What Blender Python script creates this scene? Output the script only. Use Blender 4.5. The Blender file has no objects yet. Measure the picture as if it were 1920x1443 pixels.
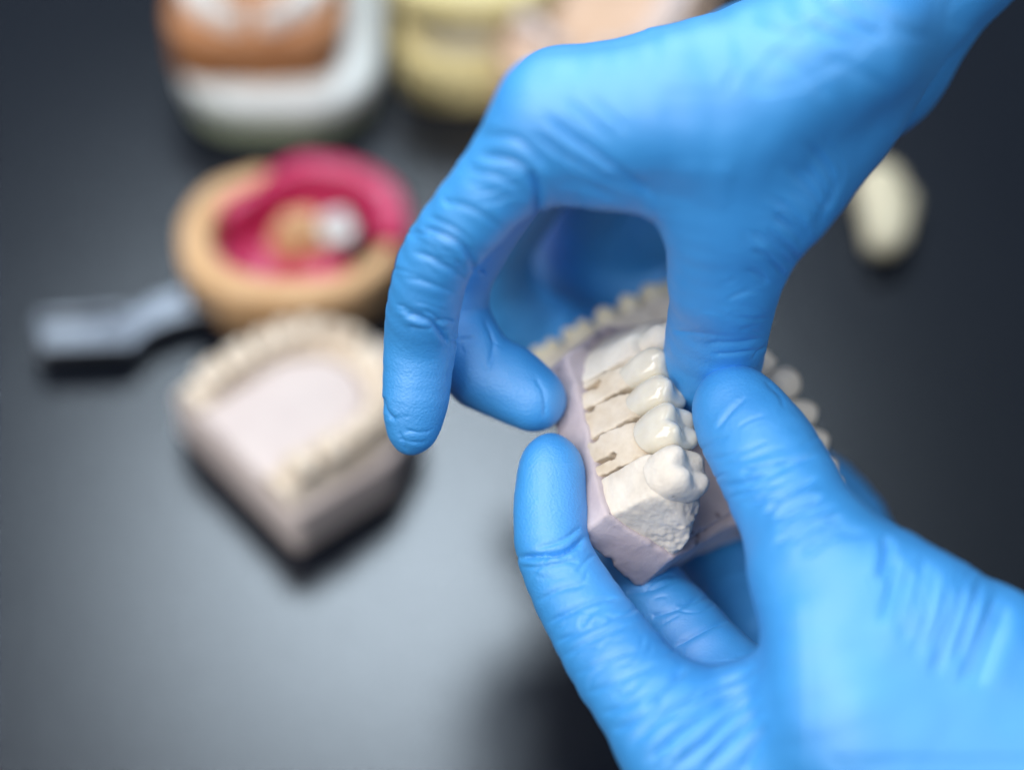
import bpy, bmesh, math, random
import numpy as np
from mathutils import Matrix, Vector
random.seed(4); rng = np.random.default_rng(4)
S = 0.001                                   # modelling is in millimetres, the scene in metres
scn = bpy.context.scene
col = scn.collection

# ------------------------------------------------------------------ camera
W0, H0 = 1920., 1443.
LENS, Z0, ZT, PITCH = 85., 513., 693., math.radians(50)
FP = W0 * LENS / 36.
F = np.array([0, math.cos(PITCH), -math.sin(PITCH)])
U = np.array([0, math.sin(PITCH), math.cos(PITCH)])
RX = np.array([1., 0, 0])
CAM = -ZT * F                               # the optical axis meets the table at the origin
B = np.stack([RX, U, -F], 1)                # view axes (right, up, towards camera) -> world
FOC = CAM + F * Z0                          # point in focus

cam_d = bpy.data.cameras.new('camera')
cam_d.lens = LENS; cam_d.sensor_width = 36; cam_d.clip_start = 0.01; cam_d.clip_end = 50
cam_d.dof.use_dof = True; cam_d.dof.focus_distance = (Z0 - 0.5) * S; cam_d.dof.aperture_fstop = 3.1
cam = bpy.data.objects.new('camera', cam_d); col.objects.link(cam)
cam.matrix_world = Matrix.Translation(Vector(CAM * S)) @ Matrix(B.tolist()).to_4x4()
scn.camera = cam

# ------------------------------------------------------------------ light
world = bpy.data.worlds.new('World'); scn.world = world; world.use_nodes = True
bg = world.node_tree.nodes['Background']
bg.inputs[0].default_value = (0.62, 0.78, 1.0, 1); bg.inputs[1].default_value = 0.16

def area(name, az, el, dist, size, size_y, power, color, target=(0, 0, 60)):
    d = bpy.data.lights.new(name, 'AREA'); d.shape = 'RECTANGLE'
    d.size = size; d.size_y = size_y; d.energy = power; d.color = color
    o = bpy.data.objects.new(name, d); col.objects.link(o)
    az, el = math.radians(az), math.radians(el)
    dirv = Vector((math.sin(az) * math.cos(el), math.cos(az) * math.cos(el), math.sin(el)))
    t = Vector(target) * S
    o.location = t + dirv * dist
    o.rotation_euler = dirv.to_track_quat('Z', 'Y').to_euler()
    return o
area('ceiling_panel', -5, 54, 1.35, 0.36, 0.26, 11.5, (0.74, 0.88, 1.0), target=(-20, -60, 0))
area('overhead_light', -85, 72, 1.3, 0.7, 0.7, 9, (0.98, 0.99, 1.0))
area('window_light', -138, 46, 1.2, 0.9, 0.9, 12.5, (1.0, 0.98, 0.96))
area('right_fill', 125, 48, 1.6, 0.9, 0.9, 8, (0.92, 0.97, 1.0))  # added fill from camera right, lifts the dark side of forearm and thumb
scn.view_settings.view_transform = 'Standard'; scn.view_settings.look = 'None'
scn.view_settings.exposure = 0; scn.view_settings.gamma = 1
scn.cycles.use_denoising = True
scn.cycles.max_bounces = 8

# ------------------------------------------------------------------ pixel helpers
def V(px, py, dz=0.):
    """photo pixel + depth (mm behind the focal plane) -> view coordinates (mm)"""
    z = Z0 + dz
    return np.array([(px - W0 / 2) / FP * z, -(py - H0 / 2) / FP * z, -dz])
def to_world(v): return FOC + np.asarray(v) @ B.T
def to_px(v):
    z = Z0 - v[:, 2]
    return np.stack([W0 / 2 + FP * v[:, 0] / z, H0 / 2 - FP * v[:, 1] / z], 1), z
def T(px, py, h=0.):
    """photo pixel -> point on the horizontal plane h mm above the table"""
    d = F + RX * (px - W0 / 2) / FP - U * (py - H0 / 2) / FP
    return CAM + d * ((h - CAM[2]) / d[2])

# ------------------------------------------------------------------ materials
def mat(name, color, rough=0.5, spec=0.5, sub=0., subr=(1, .8, .6), subs=.002, coat=0., metal=0., build=None):
    m = bpy.data.materials.new(name); m.use_nodes = True
    nt = m.node_tree; b = nt.nodes['Principled BSDF']
    b.inputs['Base Color'].default_value = (*color, 1); b.inputs['Roughness'].default_value = rough
    b.inputs['Specular IOR Level'].default_value = spec; b.inputs['Metallic'].default_value = metal
    b.inputs['Coat Weight'].default_value = coat; b.inputs['Coat Roughness'].default_value = 0.04
    if sub:
        b.inputs['Subsurface Weight'].default_value = sub
        b.inputs['Subsurface Radius'].default_value = subr; b.inputs['Subsurface Scale'].default_value = subs
    if build: build(nt, b)
    return m
def node(nt, t, **kw):
    n = nt.nodes.new(t)
    for k, v in kw.items():
        if hasattr(n, k): setattr(n, k, v)
        else: n.inputs[k].default_value = v
    return n
def speckle(c1, c2, scale, bscale, bstr, bdist=0.0003, pits=0., roughvar=None):
    """two-tone noise colour plus fine relief; object coordinates in metres"""
    def f(nt, b):
        tc = node(nt, 'ShaderNodeTexCoord')
        n = node(nt, 'ShaderNodeTexNoise', Scale=scale, Detail=5., Roughness=.6)
        r = node(nt, 'ShaderNodeValToRGB')
        r.color_ramp.elements[0].position = .32; r.color_ramp.elements[1].position = .68
        r.color_ramp.elements[0].color = (*c1, 1); r.color_ramp.elements[1].color = (*c2, 1)
        L = nt.links.new
        L(tc.outputs['Object'], n.inputs['Vector']); L(n.outputs['Fac'], r.inputs[0])
        L(r.outputs[0], b.inputs['Base Color'])
        n2 = node(nt, 'ShaderNodeTexNoise', Scale=bscale, Detail=4., Roughness=.65)
        L(tc.outputs['Object'], n2.inputs['Vector'])
        h = n2.outputs['Fac']
        if pits:
            v = node(nt, 'ShaderNodeTexVoronoi', Scale=pits, Randomness=1.)
            L(tc.outputs['Object'], v.inputs['Vector'])
            n3 = node(nt, 'ShaderNodeTexNoise', Scale=pits * .55, Detail=0.)
            L(tc.outputs['Object'], n3.inputs['Vector'])
            th = node(nt, 'ShaderNodeMath', operation='MULTIPLY_ADD'); L(n3.outputs['Fac'], th.inputs[0])
            th.inputs[1].default_value = -.55; th.inputs[2].default_value = .47
            th2 = node(nt, 'ShaderNodeMath', operation='DIVIDE'); L(v.outputs['Distance'], th2.inputs[0]); 
            mx = node(nt, 'ShaderNodeMath', operation='MAXIMUM'); L(th.outputs[0], mx.inputs[0]); mx.inputs[1].default_value = .004
            mn = node(nt, 'ShaderNodeMath', operation='SUBTRACT'); mn.inputs[0].default_value = .43
            L(n3.outputs['Fac'], mn.inputs[1]); mn.use_clamp = True
            mu = node(nt, 'ShaderNodeMath', operation='MULTIPLY_ADD'); L(mn.outputs[0], mu.inputs[0]); mu.inputs[1].default_value = 2.2; mu.inputs[2].default_value = .004
            L(mu.outputs[0], th2.inputs[1]); th2.use_clamp = True
            nt.nodes.remove(th); nt.nodes.remove(mx)
            mixh = node(nt, 'ShaderNodeMath', operation='MULTIPLY_ADD'); L(th2.outputs[0], mixh.inputs[0]); mixh.inputs[1].default_value = 2.5
            L(n2.outputs['Fac'], mixh.inputs[2]); h = mixh.outputs[0]
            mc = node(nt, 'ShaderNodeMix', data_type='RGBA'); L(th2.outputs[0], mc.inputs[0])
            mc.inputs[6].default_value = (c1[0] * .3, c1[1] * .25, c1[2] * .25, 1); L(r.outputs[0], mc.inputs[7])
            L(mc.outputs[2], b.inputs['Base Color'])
        bp = node(nt, 'ShaderNodeBump', Strength=bstr, Distance=bdist)
        L(h, bp.inputs['Height']); L(bp.outputs[0], b.inputs['Normal'])
    return f
def glove_nodes(nt, b):
    L = nt.links.new
    tc = node(nt, 'ShaderNodeTexCoord')
    big = node(nt, 'ShaderNodeTexNoise', Scale=55., Detail=3.)
    r = node(nt, 'ShaderNodeValToRGB')
    r.color_ramp.elements[0].position = .3; r.color_ramp.elements[1].position = .7
    r.color_ramp.elements[0].color = (.016, .262, .665, 1); r.color_ramp.elements[1].color = (.024, .298, .72, 1)
    v = node(nt, 'ShaderNodeTexNoise', Scale=1750., Detail=2., Roughness=.5)
    v2 = node(nt, 'ShaderNodeTexNoise', Scale=420., Detail=3., Roughness=.55)
    for q in (big, v, v2): L(tc.outputs['Object'], q.inputs['Vector'])
    L(big.outputs['Fac'], r.inputs[0]); L(r.outputs[0], b.inputs['Base Color'])
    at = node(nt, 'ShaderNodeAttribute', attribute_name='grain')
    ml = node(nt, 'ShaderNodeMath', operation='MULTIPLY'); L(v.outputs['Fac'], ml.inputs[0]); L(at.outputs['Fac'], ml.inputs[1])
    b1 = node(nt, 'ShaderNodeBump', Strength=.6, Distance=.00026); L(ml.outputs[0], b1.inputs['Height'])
    b2 = node(nt, 'ShaderNodeBump', Strength=.22, Distance=.0004); L(v2.outputs['Fac'], b2.inputs['Height']); L(b1.outputs[0], b2.inputs['Normal'])
    b.inputs['Coat Roughness'].default_value = .6; b.inputs['Coat IOR'].default_value = 1.6
    L(b2.outputs[0], b.inputs['Normal']); L(b2.outputs[0], b.inputs['Coat Normal'])
def table_nodes(nt, b):
    L = nt.links.new
    tc = node(nt, 'ShaderNodeTexCoord')
    n = node(nt, 'ShaderNodeTexNoise', Scale=9., Detail=4.); L(tc.outputs['Object'], n.inputs['Vector'])
    mr = node(nt, 'ShaderNodeMapRange'); L(n.outputs['Fac'], mr.inputs[0]); mr.inputs[3].default_value = .21; mr.inputs[4].default_value = .26
    L(mr.outputs[0], b.inputs['Roughness'])
    n2 = node(nt, 'ShaderNodeTexNoise', Scale=900., Detail=3.); L(tc.outputs['Object'], n2.inputs['Vector'])
    bp = node(nt, 'ShaderNodeBump', Strength=.25, Distance=.0004); L(n2.outputs['Fac'], bp.inputs['Height']); L(bp.outputs[0], b.inputs['Normal'])

M = {}
M['glove'] = mat('blue_nitrile', (.03, .27, .62), .6, 1.0, coat=.8, build=glove_nodes)
M['table'] = mat('black_satin_top', (.005, .007, .012), .25, .4, build=table_nodes)
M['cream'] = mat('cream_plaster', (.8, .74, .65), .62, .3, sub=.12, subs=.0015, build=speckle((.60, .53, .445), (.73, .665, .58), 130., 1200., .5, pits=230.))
M['die'] = mat('ivory_plaster', (.8, .72, .6), .6, .3, sub=.1, subs=.0012, build=speckle((.57, .465, .34), (.73, .645, .535), 130., 1100., .2))
M['lilac'] = mat('lilac_stone', (.5, .41, .44), .6, .3, build=speckle((.44, .365, .385), (.57, .485, .49), 90., 1100., .45, pits=260.))
M['porcelain'] = mat('glazed_porcelain', (.78, .75, .66), .07, .55, sub=.35, subr=(1, .85, .6), subs=.0018, coat=.6,
                     build=speckle((.70, .635, .51), (.79, .75, .655), 110., 500., .05))
M['plaster'] = mat('warm_plaster', (.78, .7, .6), .65, .25, build=speckle((.58, .475, .36), (.72, .625, .52), 70., 500., .3))
M['pinkish'] = mat('pale_pink_stone', (.7, .6, .57), .6, .25, build=speckle((.54, .46, .44), (.62, .54, .51), 50., 500., .3))
M['tan'] = mat('tan_plaster', (.55, .33, .16), .55, .3, build=speckle((.52, .30, .14), (.64, .41, .22), 60., 500., .3))
M['orange'] = mat('orange_brown_plaster', (.42, .17, .06), .55, .3, build=speckle((.30, .12, .045), (.40, .18, .075), 45., 500., .3))
M['magenta'] = mat('magenta_silicone', (.55, .03, .13), .35, .4, build=speckle((.40, .015, .07), (.50, .025, .11), 80., 400., .2))
M['white'] = mat('white_plastic', (.72, .74, .74), .35, .4, build=speckle((.55, .58, .57), (.66, .68, .67), 40., 400., .1))
M['green'] = mat('pale_green_rubber', (.38, .43, .30), .5, .3, build=speckle((.34, .39, .26), (.42, .47, .33), 40., 400., .1))
M['yellow'] = mat('yellow_stone', (.72, .56, .16), .5, .3, build=speckle((.66, .55, .24), (.76, .66, .36), 50., 400., .2))
M['tooth'] = mat('cream_resin', (.66, .6, .44), .4, .4, sub=.1, build=speckle((.60, .53, .36), (.70, .64, .49), 90., 400., .2))
M['gray_tooth'] = mat('grey_white_plaster', (.62, .6, .57), .5, .3, build=speckle((.58, .55, .52), (.68, .66, .63), 90., 400., .2))
M['peach'] = mat('peach_stone', (.6, .42, .3), .6, .25, build=speckle((.50, .33, .22), (.66, .48, .37), 45., 400., .3))
M['metal'] = mat('brushed_metal', (.42, .44, .48), .34, .5, metal=1., build=speckle((.10, .105, .12), (.19, .20, .22), 60., 900., .1))

# ------------------------------------------------------------------ mesh helpers
def new_obj(name, verts, faces, material, parent=None, smooth=True, origin=None):
    """verts in mm; with a parent they are in the parent's space, else in world space"""
    verts = np.asarray(verts, float)
    me = bpy.data.meshes.new(name)
    if parent is None and origin is None:
        origin = np.array([*verts.mean(0)[:2], verts[:, 2].min()])
    v = (verts - (0 if origin is None else origin)) * S
    if isinstance(faces, np.ndarray):
        me.vertices.add(len(v)); me.vertices.foreach_set('co', v.astype(np.float32).ravel())
        nf, k = faces.shape
        me.loops.add(nf * k); me.loops.foreach_set('vertex_index', faces.astype(np.int32).ravel())
        me.polygons.add(nf); me.polygons.foreach_set('loop_start', np.arange(0, nf * k, k, dtype=np.int32))
        me.update(calc_edges=True); me.validate()
    else:
        me.from_pydata(v.tolist(), [], faces)
    me.polygons.foreach_set('use_smooth', [smooth] * len(me.polygons))
    if material: me.materials.append(material)
    o = bpy.data.objects.new(name, me); col.objects.link(o)
    if origin is not None: o.location = Vector(np.asarray(origin) * S)
    o.parent = parent
    return o
def place(o_src, name, parent, m4):
    o = bpy.data.objects.new(name, o_src if isinstance(o_src, bpy.types.Mesh) else o_src.data); col.objects.link(o)
    o.parent = parent; o.matrix_local = m4
    return o
def tag(o, label=None, cat=None, group=None, kind=None):
    if label: o['label'] = label
    if cat: o['category'] = cat
    if group: o['group'] = group
    if kind: o['kind'] = kind
    return o
def empty(name, origin, axes):
    """axes: 3x3 columns in world"""
    e = bpy.data.objects.new(name, None); e.empty_display_size = .01; col.objects.link(e)
    m = Matrix(np.asarray(axes).tolist()).to_4x4(); m.translation = Vector(np.asarray(origin) * S)
    e.matrix_world = m
    return e

def smin(a, b, k):
    h = np.clip(.5 + .5 * (b - a) / k, 0, 1)
    return b + (a - b) * h - k * h * (1 - h)
def smax(a, b, k): return -smin(-a, -b, k)
def surface_nets(fn, lo, hi, h):
    """quad mesh of the zero level of fn(x, y, z) (numpy, float32)"""
    lo = np.asarray(lo, float); n = np.ceil((np.asarray(hi) - lo) / h).astype(int) + 1
    ax = [(lo[i] + h * np.arange(n[i])).astype(np.float32) for i in range(3)]
    D = np.empty(n, np.float32)
    st = 24
    for i in range(0, n[0], st):
        for j in range(0, n[1], st):
            for k in range(0, n[2], st * 2):
                X, Y, Z = np.meshgrid(ax[0][i:i + st], ax[1][j:j + st], ax[2][k:k + st * 2], indexing='ij')
                D[i:i + st, j:j + st, k:k + st * 2] = fn(X, Y, Z)
    for k in range(3):                                       # close the surface at the border of the grid
        for e in (0, -1):
            sl = [slice(None)] * 3; sl[k] = e; D[tuple(sl)] = np.maximum(D[tuple(sl)], h * .3)
    s = D < 0
    c = [s[a:n[0] - 1 + a, b:n[1] - 1 + b, d:n[2] - 1 + d] for a in (0, 1) for b in (0, 1) for d in (0, 1)]
    any_ = np.logical_or.reduce(c); all_ = np.logical_and.reduce(c)
    act = any_ & ~all_
    I = np.argwhere(act); idx = np.full(act.shape, -1, np.int64); idx[act] = np.arange(len(I))
    acc = np.zeros((len(I), 3)); cnt = np.zeros(len(I))
    offs = [(a, b, d) for a in (0, 1) for b in (0, 1) for d in (0, 1)]
    for o in offs:
        for k in range(3):
            if o[k]: continue
            o2 = list(o); o2[k] = 1
            d0 = D[I[:, 0] + o[0], I[:, 1] + o[1], I[:, 2] + o[2]]
            d1 = D[I[:, 0] + o2[0], I[:, 1] + o2[1], I[:, 2] + o2[2]]
            m = (d0 < 0) != (d1 < 0)
            t = np.where(m, d0 / np.where(m, d0 - d1, 1), 0)
            p = np.array(o, float)[None] + np.zeros((len(I), 3)); p[:, k] += t
            acc[m] += p[m]; cnt[m] += 1
    vert = lo + h * (I + acc / cnt[:, None])
    quads = []
    for k in range(3):
        a, b = (k + 1) % 3, (k + 2) % 3
        sl0 = [slice(None)] * 3; sl1 = [slice(None)] * 3
        sl0[k] = slice(0, n[k] - 1); sl1[k] = slice(1, n[k])
        s0, s1 = s[tuple(sl0)], s[tuple(sl1)]
        E = np.argwhere(s0 != s1)
        E = E[(E[:, a] > 0) & (E[:, b] > 0) & (E[:, a] < n[a] - 1) & (E[:, b] < n[b] - 1)]
        ins = s[E[:, 0], E[:, 1], E[:, 2]]
        q = []
        for da, db in ((-1, -1), (0, -1), (0, 0), (-1, 0)):
            C = E.copy(); C[:, a] += da; C[:, b] += db
            q.append(idx[C[:, 0], C[:, 1], C[:, 2]])
        q = np.stack(q, 1); q[~ins] = q[~ins][:, ::-1]
        quads.append(q)
    return vert, np.concatenate(quads)
def vnoise(p, scale, seed=0):
    """smooth value noise in -1..1, p in mm"""
    q = p / scale + 37.7 * seed; i = np.floor(q).astype(np.int64); f = q - i; f = f * f * (3 - 2 * f)
    def hsh(x, y, z):
        n = (x * 73856093) ^ (y * 19349663) ^ (z * 83492791) ^ (seed * 2654435)
        n = (n ^ (n >> 13)) * 1274126177 & 0x7fffffff
        return (n ^ (n >> 16)) % 65536 / 32768. - 1
    r = 0
    for a in (0, 1):
        for b in (0, 1):
            for c in (0, 1):
                w = (f[:, 0] if a else 1 - f[:, 0]) * (f[:, 1] if b else 1 - f[:, 1]) * (f[:, 2] if c else 1 - f[:, 2])
                r = r + w * hsh(i[:, 0] + a, i[:, 1] + b, i[:, 2] + c)
    return r
def vnormals(v, q):
    n = np.cross(v[q[:, 2]] - v[q[:, 0]], v[q[:, 3]] - v[q[:, 1]])
    out = np.zeros_like(v)
    for k in range(4): np.add.at(out, q[:, k], n)
    return out / (np.linalg.norm(out, axis=1, keepdims=True) + 1e-12)
def subdivide(v, q):
    """linear quad split"""
    e = np.concatenate([q[:, [0, 1]], q[:, [1, 2]], q[:, [2, 3]], q[:, [3, 0]]]); e.sort(axis=1)
    key = e[:, 0] * (len(v) + 1) + e[:, 1]
    u, first, inv = np.unique(key, return_index=True, return_inverse=True)
    em = v[e[first]].mean(1); fc = v[q].mean(1)
    nv = len(v); ne = len(em); nq = len(q)
    E = (inv.reshape(4, nq) + nv).T; C = np.arange(nq) + nv + ne
    Q = np.concatenate([np.stack([q[:, k], E[:, k], C, E[:, k - 1]], 1) for k in range(4)])
    return np.concatenate([v, em, fc]), Q
def prism(poly, z0, z1, bevel=1.5, seg=3):
    """bevelled extrusion of a polygon [(x, y)] -> verts, faces (mm)"""
    bm = bmesh.new()
    vs = [bm.verts.new((x, y, z0 if not callable(z0) else z0(x, y))) for x, y in poly]
    f = bm.faces.new(vs)
    r = bmesh.ops.extrude_face_region(bm, geom=[f])
    for g in r['geom']:
        if isinstance(g, bmesh.types.BMVert): g.co.z = z1 if not callable(z1) else z1(g.co.x, g.co.y)
    bmesh.ops.recalc_face_normals(bm, faces=bm.faces[:])
    if bevel: bmesh.ops.bevel(bm, geom=bm.edges[:], offset=bevel, segments=seg, affect='EDGES', profile=.5)
    bm.verts.index_update()
    out = [tuple(v.co) for v in bm.verts], [[v.index for v in f.verts] for f in bm.faces]
    bm.free(); return out

# ------------------------------------------------------------------ table
tb = new_obj('table_top', [(-900, -700, -20), (900, -700, -20), (900, 1300, -20), (-900, 1300, -20), (-900, -700, 0), (900, -700, 0), (900, 1300, 0), (-900, 1300, 0)],
        [(0, 3, 2, 1), (4, 5, 6, 7), (0, 1, 5, 4), (1, 2, 6, 5), (2, 3, 7, 6), (3, 0, 4, 7)], M['table'], smooth=False, origin=(0, 0, 0))
tag(tb, kind='structure')

# ------------------------------------------------------------------ gloved hands
# a chain is a list of (px, py, depth, radius px); radii and depths follow the finger's own size
KD = Z0 / 444.
def chain(pts, sub=3, near=1.):
    """smooth centre line through the joints, as short tapered pieces"""
    pts = [(a, b, d * (near if d < 0 else 1), r) for a, b, d, r in pts]
    K = np.array([[*V(a, b, d * KD), r * (Z0 + d * KD) / FP] for a, b, d, r in pts])
    P = np.concatenate([[2 * K[0] - K[1]], K, [2 * K[-1] - K[-2]]]); out = []
    for i in range(1, len(P) - 2):
        t = np.linspace(0, 1, sub + 1)[:-1, None]; a, b, c, d = P[i - 1:i + 3]
        q = .5 * (2 * b + (c - a) * t + (2 * a - 5 * b + 4 * c - d) * t ** 2 + (3 * b - a - 3 * c + d) * t ** 3)
        q[:, 3:] = b[3:] + (c[3:] - b[3:]) * (t * .5 + .5 * t * t * (3 - 2 * t))
        out += list(q)
    out.append(K[-1])
    return [(p[:3].astype(float), max(.5, float(p[3]))) for p in out]
def cone(X, Y, Z, A, ra, Bq, rb):
    ab = Bq - A; L2 = float(ab @ ab) + 1e-9
    x, y, z = X - np.float32(A[0]), Y - np.float32(A[1]), Z - np.float32(A[2])
    t = np.clip((x * np.float32(ab[0]) + y * np.float32(ab[1]) + z * np.float32(ab[2])) / np.float32(L2), 0, 1)
    x -= t * np.float32(ab[0]); y -= t * np.float32(ab[1]); z -= t * np.float32(ab[2])
    return np.sqrt(x * x + y * y + z * z) - (np.float32(ra) + t * np.float32(rb - ra))
def chain_d(X, Y, Z, ch, k, box):
    d = None
    for (a, ra), (b, rb) in zip(ch[:-1], ch[1:]):
        g = np.maximum(0, np.maximum(box[0] - np.maximum(a, b), np.minimum(a, b) - box[1]))
        if np.sqrt((g * g).sum()) > max(ra, rb) + 13: continue
        c = cone(X, Y, Z, a, ra, b, rb)
        d = c if d is None else smin(d, c, k)
    return d
def hand_sdf(palm, fingers, kp, kf, kj):
    def fn(X, Y, Z):
        box = (np.array([X.min(), Y.min(), Z.min()]), np.array([X.max(), Y.max(), Z.max()]))
        P = None
        for ch in palm:
            d = chain_d(X, Y, Z, ch, .6, box)
            if d is not None: P = d if P is None else smin(P, d, kp)
        out = P
        for ch in fingers:
            d = chain_d(X, Y, Z, ch, .6, box)
            if d is None: continue
            if P is not None: d = smin(d, P, kf)
            out = d if out is None else smin(out, d, kj)
        return np.full(X.shape, 20, np.float32) if out is None else out
    return fn
def blocks(v, size=14.):
    c = np.floor(v / size).astype(int); c -= c.min(0); m = c.max(0) + 1
    k = (c[:, 0] * m[1] + c[:, 1]) * m[2] + c[:, 2]; o = np.argsort(k, kind='stable')
    return np.split(o, np.flatnonzero(np.diff(k[o])) + 1)
def resample(pl, step=4.):
    pl = np.asarray(pl, float)
    # Catmull-Rom through the points
    if len(pl) > 2:
        P = np.concatenate([[2 * pl[0] - pl[1]], pl, [2 * pl[-1] - pl[-2]]]); o = []
        for i in range(1, len(P) - 2):
            t = np.linspace(0, 1, 9)[:-1, None]
            a, b, c, d = P[i - 1:i + 3]
            o.append(.5 * (2 * b + (c - a) * t + (2 * a - 5 * b + 4 * c - d) * t ** 2 + (3 * b - a - 3 * c + d) * t ** 3))
        pl = np.concatenate(o + [pl[-1:]])
    s = np.concatenate([[0], np.cumsum(np.linalg.norm(np.diff(pl, axis=0), axis=1))])
    n = max(2, int(s[-1] / step) + 1); u = np.linspace(0, s[-1], n)
    return np.stack([np.interp(u, s, pl[:, 0]), np.interp(u, s, pl[:, 1])], 1), u / s[-1]
def wrinkle(px, vis, disp, line, w, a, side=0.):
    """a crease: valley of depth a (mm) and half-width w (px) along the line, with raised lips"""
    L, u = resample(line)
    lo = L.min(0) - 5 * w; hi = L.max(0) + 5 * w
    cand = np.where(vis & (px > lo).all(1) & (px < hi).all(1))[0]
    if not len(cand): return
    tang = np.gradient(L, axis=0); tang /= np.linalg.norm(tang, axis=1, keepdims=True) + 1e-9
    for s in range(0, len(cand), 20000):
        c = cand[s:s + 20000]
        d2 = ((px[c][:, None, :] - L[None]) ** 2).sum(2); j = d2.argmin(1)
        r = px[c] - L[j]; t = tang[j]
        sd = (r[:, 0] * -t[:, 1] + r[:, 1] * t[:, 0]) / w; al = np.abs(r[:, 0] * t[:, 0] + r[:, 1] * t[:, 1]) / w
        e = np.clip(np.minimum(u[j], 1 - u[j]) / .22, 0, 1); e = e * e * (3 - 2 * e)
        e = e * np.exp(-np.clip(al - .6, 0, None) ** 2)
        g = -1.15 * np.exp(-np.abs(sd * 1.5) ** 1.3) + (.17 + side * .16) * np.exp(-((sd - 1.9) / 1.6) ** 2) + (.17 - side * .16) * np.exp(-((sd + 1.9) / 1.6) ** 2)
        disp[c] += a * e * g
def family(A, Bl, n, w, a, jit=.25, seed=1):
    """n creases between two guide lines"""
    r = random.Random(seed); A, Bl = np.asarray(A, float), np.asarray(Bl, float); out = []
    m = max(len(A), len(Bl))
    for k in range(n):
        t = (k + r.uniform(-jit, jit)) / max(1, n - 1); t = min(1.03, max(-.03, t))
        l = A * (1 - t) + Bl * t
        s0, s1 = r.uniform(0, .22), r.uniform(.78, 1.)
        P, u = resample(l, 6.); P = P[(u >= s0) & (u <= s1)]
        if len(P) < 4: continue
        ph = r.uniform(0, 6.3); amp = r.uniform(1, 3.5)
        P = P + np.stack([np.sin(np.linspace(0, 5, len(P)) + ph), np.cos(np.linspace(0, 4, len(P)) + ph)], 1) * amp
        out.append((P[::3] if len(P) > 8 else P, w * r.uniform(.7, 1.35), a * r.uniform(.45, 1.15), r.uniform(-.8, .8)))
    return out
def build_hand(name, palm, fingers, creases, grains, lo, hi, kp=9., kf=7., kj=1.0, h=.7, near=1.):
    fn = hand_sdf([chain(c, near=near) for c in palm], [chain(c, near=near) for c in fingers], kp, kf, kj)
    v, q = surface_nets(fn, lo, hi, h)
    v, q = subdivide(v, q)
    for _ in range(2):                                       # settle on the smooth zero level
        for ids in blocks(v):
            x, y, z = (v[ids, i].astype(np.float32) for i in range(3)); e = np.float32(.4)
            d = fn(x, y, z)
            g = np.stack([fn(x + e, y, z) - d, fn(x, y + e, z) - d, fn(x, y, z + e) - d], 1) / e
            v[ids] -= (np.clip(d, -.6, .6) / np.maximum((g * g).sum(1), .3))[:, None] * g
    for _ in range(3):                                       # relax the joins between finger and palm
        acc = np.zeros_like(v); cn = np.zeros(len(v))
        for a, b in ((0, 1), (1, 2), (2, 3), (3, 0)):
            np.add.at(acc, q[:, a], v[q[:, b]]); np.add.at(cn, q[:, a], 1)
            np.add.at(acc, q[:, b], v[q[:, a]]); np.add.at(cn, q[:, b], 1)
        v = np.where(cn[:, None] > 0, v * .5 + .5 * acc / np.maximum(cn, 1)[:, None], v)
    n = vnormals(v, q)
    px, dep = to_px(v)
    ctr = np.array([0, 0, Z0]); view = ctr - v; view /= np.linalg.norm(view, axis=1, keepdims=True)
    bx = np.floor(px / 12).astype(int); bx -= bx.min(0); key = bx[:, 0] * (bx[:, 1].max() + 1) + bx[:, 1]
    zb = np.full(key.max() + 1, 1e9); np.minimum.at(zb, key, dep)
    facing = (n * view).sum(1)
    vis = (dep < zb[key] + 7.) & (facing > -.35)
    disp = .16 * vnoise(v, 9., 1) + .06 * vnoise(v, 3.5, 2)
    for line, w, a, sd in creases: wrinkle(px, vis, disp, line, w, a, sd)
    v = v + n * np.clip(disp, -2.2, 1.6)[:, None]
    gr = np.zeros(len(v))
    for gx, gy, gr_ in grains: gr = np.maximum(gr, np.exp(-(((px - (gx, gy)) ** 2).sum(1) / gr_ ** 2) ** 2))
    w = to_world(v)
    o = new_obj(name, w, q, M['glove'])
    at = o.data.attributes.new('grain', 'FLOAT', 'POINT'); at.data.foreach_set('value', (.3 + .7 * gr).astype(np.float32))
    return o

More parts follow.
